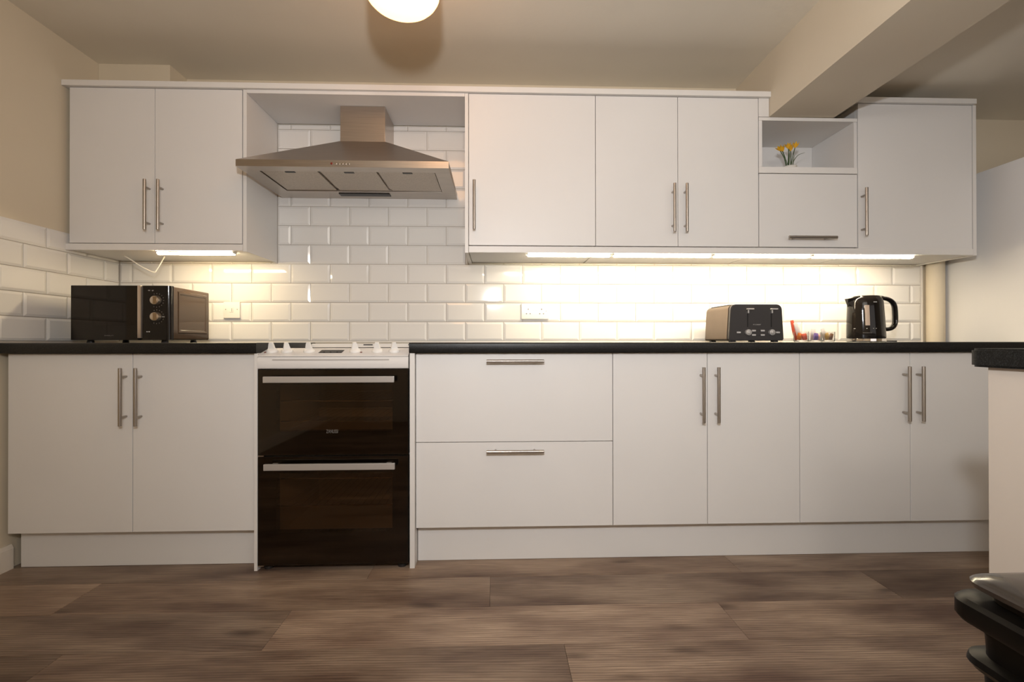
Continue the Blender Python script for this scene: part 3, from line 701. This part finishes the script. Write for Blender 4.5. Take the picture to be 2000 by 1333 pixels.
kc = obj('power_cord', tube(bmesh.new(), curve_pts([(4.022, -.262, .958), (4.036, -.25, .960), (4.052, -.24, .948), (4.046, -.23, .934), (4.030, -.222, .9305), (4.052, -.215, .9305), (4.095, -.23, .9300), (4.120, -.25, .9295)], 6), .0032, 8), 'black_sat', t, smooth=True)

# ------------------------------------------------------------------ glass pots of sachets
def sachet(x, y, z, w_, h, ang, lean, m, label):
    bm = bmesh.new(); rings = []
    for (s, th) in ((0, .0006), (.12, .002), (.5, .0048), (.88, .002), (1, .0006)):
        zz = (s - .5) * h; rings.append([(-w_ / 2, -th, zz), (-w_ / 4, -th * 1.3, zz), (w_ / 4, -th * 1.3, zz), (w_ / 2, -th, zz), (w_ / 2, th, zz), (-w_ / 2, th, zz)])
    ring_loft(bm, rings)
    bmesh.ops.rotate(bm, verts=bm.verts, cent=(0, 0, 0), matrix=Matrix.Rotation(lean, 3, 'Y')); bmesh.ops.rotate(bm, verts=bm.verts, cent=(0, 0, 0), matrix=Matrix.Rotation(ang, 3, 'Z'))
    lo = min(v.co.z for v in bm.verts)
    bmesh.ops.translate(bm, verts=bm.verts, vec=(x, y, z - lo))
    o = obj('sachet', bm, m, at=(x, y, z), smooth=True); tag(o, label, 'sachet', 'sachets in the glass pots'); return o
pots = ((3.612, .033, .052, 'left clear glass pot of orange sachets beside the toaster'), (3.681, .030, .046, 'middle clear glass pot of purple and pink sachets'), (3.746, .031, .050, 'right clear glass pot of gold sachets beside the kettle'))
for (cx, r, h, lab) in pots:
    bm = lathe(bmesh.new(), [(r * .9, 0), (r, .006), (r * 1.02, h), (r * 1.02 - .0018, h), (r - .0018, .009), (.004, .006)], (cx, -.27, WT + .0004), 24)
    tag(obj('glass_pot', bm, 'glass', at=(cx, -.27, WT + .0004), smooth=True), lab, 'pot')
zb = WT + .0095
sachet(3.596, -.281, zb, .020, .034, .2, .25, 'p_orange', 'small orange sachet low at the front of the left glass pot')
sachet(3.616, -.288, zb, .022, .031, -.1, -.2, 'p_red', 'small red sachet low in the middle of the left glass pot')
sachet(3.628, -.272, zb, .016, .032, -.6, .1, 'p_orange', 'small orange sachet at the right side of the left glass pot')
sachet(3.600, -.262, zb, .019, .088, .0, -.30, 'p_white', 'tall white sachet leaning out of the left glass pot')
sachet(3.588, -.250, zb + .002, .016, .098, .0, -.22, 'p_red', 'tall red sachet leaning behind the white one in the left pot')
sachet(3.676, -.286, zb, .020, .034, .1, .1, 'p_purple', 'small purple sachet at the front of the middle glass pot')
sachet(3.693, -.277, zb, .017, .028, -.3, .15, 'p_pink', 'small pink sachet at the right of the middle glass pot')
sachet(3.680, -.258, zb, .026, .056, .1, .05, 'p_white', 'white sachet standing at the back of the middle glass pot')
sachet(3.733, -.286, zb, .019, .034, .3, -.25, 'p_gold', 'small gold sachet at the left of the right glass pot')
sachet(3.751, -.288, zb, .014, .032, -.2, .3, 'p_brown', 'small dark brown sachet at the front of the right glass pot')
sachet(3.762, -.272, zb, .014, .032, -.6, .1, 'p_gold', 'small gold sachet at the right of the right glass pot')
sachet(3.737, -.256, zb, .020, .058, .1, -.25, 'p_white', 'white sachet standing at the back of the right glass pot')
# ------------------------------------------------------------------ flowers in the niche
SZ = 1.7787
t = thing('potted_flowers', 'small pot of yellow flowers with thin green stems in the open niche', 'plant', (3.598, -.20, SZ))
obj('pot', lathe(bmesh.new(), [(.026, 0), (.031, .012), (.034, .040), (.036, .043), (.033, .045), (.030, .040), (.004, .040)], (3.598, -.20, SZ), 24), 'pot', t, smooth=True)
obj('gravel', lathe(bmesh.new(), [(.029, .0405), (.024, .047), (.012, .052), (.002, .054)], (3.598, -.20, SZ), 16), 'soil', t, smooth=True)
fl = [((3.579, -.205, 1.828), (3.568, -.206, 1.868), (3.546, -.210, 1.902)), ((3.582, -.200, 1.828), (3.577, -.2, 1.87), (3.563, -.200, 1.905)), ((3.590, -.210, 1.828), (3.591, -.212, 1.875), (3.585, -.214, 1.912)),
      ((3.594, -.196, 1.828), (3.597, -.196, 1.875), (3.602, -.194, 1.916)), ((3.604, -.206, 1.828), (3.612, -.208, 1.875), (3.622, -.210, 1.918)), ((3.586, -.192, 1.828), (3.586, -.19, 1.862), (3.574, -.186, 1.908)),
      ((3.608, -.196, 1.828), (3.611, -.194, 1.87), (3.612, -.190, 1.910))]
for (a, b, c_) in fl:
    obj('stem', tube(bmesh.new(), curve_pts([a, b, c_], 4), .0022, 6), 'stem', t, smooth=True)
    bm = bmesh.new(); ax = (Vector(c_) - Vector(b)).normalized(); q = Vector((0, 0, 1)).rotation_difference(ax)
    for k in range(6):
        an = 2 * PI * k / 6; dv = Vector((math.cos(an), math.sin(an), 0)); sd = Vector((-math.sin(an), math.cos(an), 0))
        P = [Vector((0, 0, -.003)) + dv * .001, dv * .008 + sd * .0075 + Vector((0, 0, .013)), dv * .017 + Vector((0, 0, .028)), dv * .008 - sd * .0075 + Vector((0, 0, .013)), dv * .0060 + Vector((0, 0, .014))]
        vs = [bm.verts.new(Vector(c_) + q @ p) for p in P]
        bm.faces.new((vs[0], vs[1], vs[4])); bm.faces.new((vs[1], vs[2], vs[4])); bm.faces.new((vs[2], vs[3], vs[4])); bm.faces.new((vs[3], vs[0], vs[4]))
    obj('flower_head', bm, 'petal', t)
for ctrl in ([(3.616, -.20, 1.826), (3.622, -.2, 1.855), (3.645, -.2, 1.885), (3.680, -.2, 1.899)], [(3.610, -.21, 1.826), (3.613, -.21, 1.85), (3.618, -.21, 1.876), (3.617, -.21, 1.884)], [(3.602, -.19, 1.826), (3.595, -.19, 1.845), (3.588, -.19, 1.866)], [(3.580, -.21, 1.826), (3.570, -.215, 1.85), (3.555, -.22, 1.868)]):
    cp_ = curve_pts(ctrl, 5); obj('leaf', tube(bmesh.new(), cp_, [.0028 * (1 - .8 * i / len(cp_)) for i in range(len(cp_))], 6, .4), 'leaf', t, smooth=True)

# ------------------------------------------------------------------ ceiling lamp
LX, LY = 1.792, -1.03
t = thing('ceiling_lamp', 'lit opal glass ceiling lamp at the top of the picture', 'lamp', (LX, LY, CZ))
prof = [(.062, .368 - .0)]
bm = bmesh.new(); pr = []
R, zb_, zt = .122, 2.004, 2.27
for i in range(9):
    a = PI / 2 * i / 8; pr.append((max(R * math.sin(a), .001), zb_ + .068 * (1 - math.cos(a))))
pr += [(R, 2.12), (R * .99, 2.20), (R * .9, 2.245), (R * .6, zt)]
obj('shade', lathe(bm, pr, (LX, LY, 0), 40), 'opal', t, smooth=True)
obj('ceiling_rose', lathe(bmesh.new(), [(R * .62, zt + .0005), (R * .62, 2.30), (.055, 2.3295)], (LX, LY, 0), 30), 'nickel', t, smooth=True)

# ------------------------------------------------------------------ fridge, peninsula, bin
t = thing('fridge_freezer', 'tall pale fridge freezer side at the right end of the worktop', 'fridge', (4.87, -.32, 0))
obj('body', B(4.572, 5.17, -.580, -.008, .03, 1.795, bev=.004), 'fridge', t)
for (a, b) in ((.04, .70), (.707, 1.790)):
    d = obj('door', B(4.572, 5.17, -.640, -.583, a, b, bev=.006), 'fridge', t); obj('handle', B(4.60, 4.62, -.675, -.6405, (a + b) / 2 - .15, (a + b) / 2 + .15, bev=.004), 'silver', d)
for (x, y) in ((4.62, -.53), (5.12, -.53), (4.62, -.06), (5.12, -.06)): obj('foot', lathe(bmesh.new(), [(.018, 0), (.016, .031)], (x, y, .0005), 12), 'black_sat', t)

PX, PYF = 3.095, -1.648
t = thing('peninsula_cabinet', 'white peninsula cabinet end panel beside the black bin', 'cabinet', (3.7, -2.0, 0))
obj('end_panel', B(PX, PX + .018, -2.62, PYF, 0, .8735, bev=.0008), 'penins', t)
obj('carcass', B(PX + .0185, 4.6, -2.58, PYF - .02, .15, .8735), 'white', t)
obj('plinth_board', B(PX + .0185, 4.6, -2.53, PYF - .07, 0, .149), 'white', t)
pts = [(4.6, -2.66), (4.6, -1.612)] + [(3.080 + .03 - .03 * math.sin(a), -1.612 - .03 + .03 * math.cos(a)) for a in [PI / 2 * i / 6 for i in range(7)]] + [(3.080, -2.66)]
tag(obj('worktop', prism(bmesh.new(), pts, 'z', .8740, .9120, bev=.004), 'worktop_peninsula', smooth=True), 'black peninsula worktop with rounded corner at the right edge', 'worktop')

t = thing('waste_bin', 'black plastic kitchen bin with grey glossy lid beside the peninsula', 'bin', (2.965, -2.01, 0))
def rr_ring(x0, x1, y0, y1, r, z, n=5): return [(p[0], p[1], z) for p in rrect(x0, x1, y0, y1, r, n)]
BX0, BX1, BY0, BY1 = 2.850, 3.080, -2.190, -1.800
def br(i, z, r=.035): return rr_ring(BX0 + i, BX1 - i, BY0 + i, BY1 - i, r, z)
obj('bin_body', ring_loft(bmesh.new(), [br(.045, .001), br(.040, .02), br(.028, .30), br(.024, .405), br(.027, .412), br(.025, .455), br(.020, .470), br(.022, .478)]), 'bin', t, smooth=True)
bm = bmesh.new(); ring_loft(bm, [br(.0275, .398), br(.015, .400), br(.010, .408), br(.012, .418), br(.0262, .423)], close=(False, False)); obj('lower_band', bm, 'bin', t, smooth=True)
bm = bmesh.new(); ring_loft(bm, [br(.020, .470), br(.004, .473), br(0, .480), br(0, .503), br(.006, .510), br(.022, .512)], close=(False, True)); obj('rim', bm, 'bin', t, smooth=True)
bm = bmesh.new(); ring_loft(bm, [br(.032, .5125), br(.030, .522), br(.026, .526), br(.015, .529), br(.013, .537), br(.017, .541), br(.030, .545, .03), br(.06, .549, .03), br(.09, .551, .02)]); obj('lid', bm, 'binlid', t, smooth=True)
obj('catch', B(2.838, 2.853, -1.98, -1.95, .470, .502, bev=.003), 'bin', t)
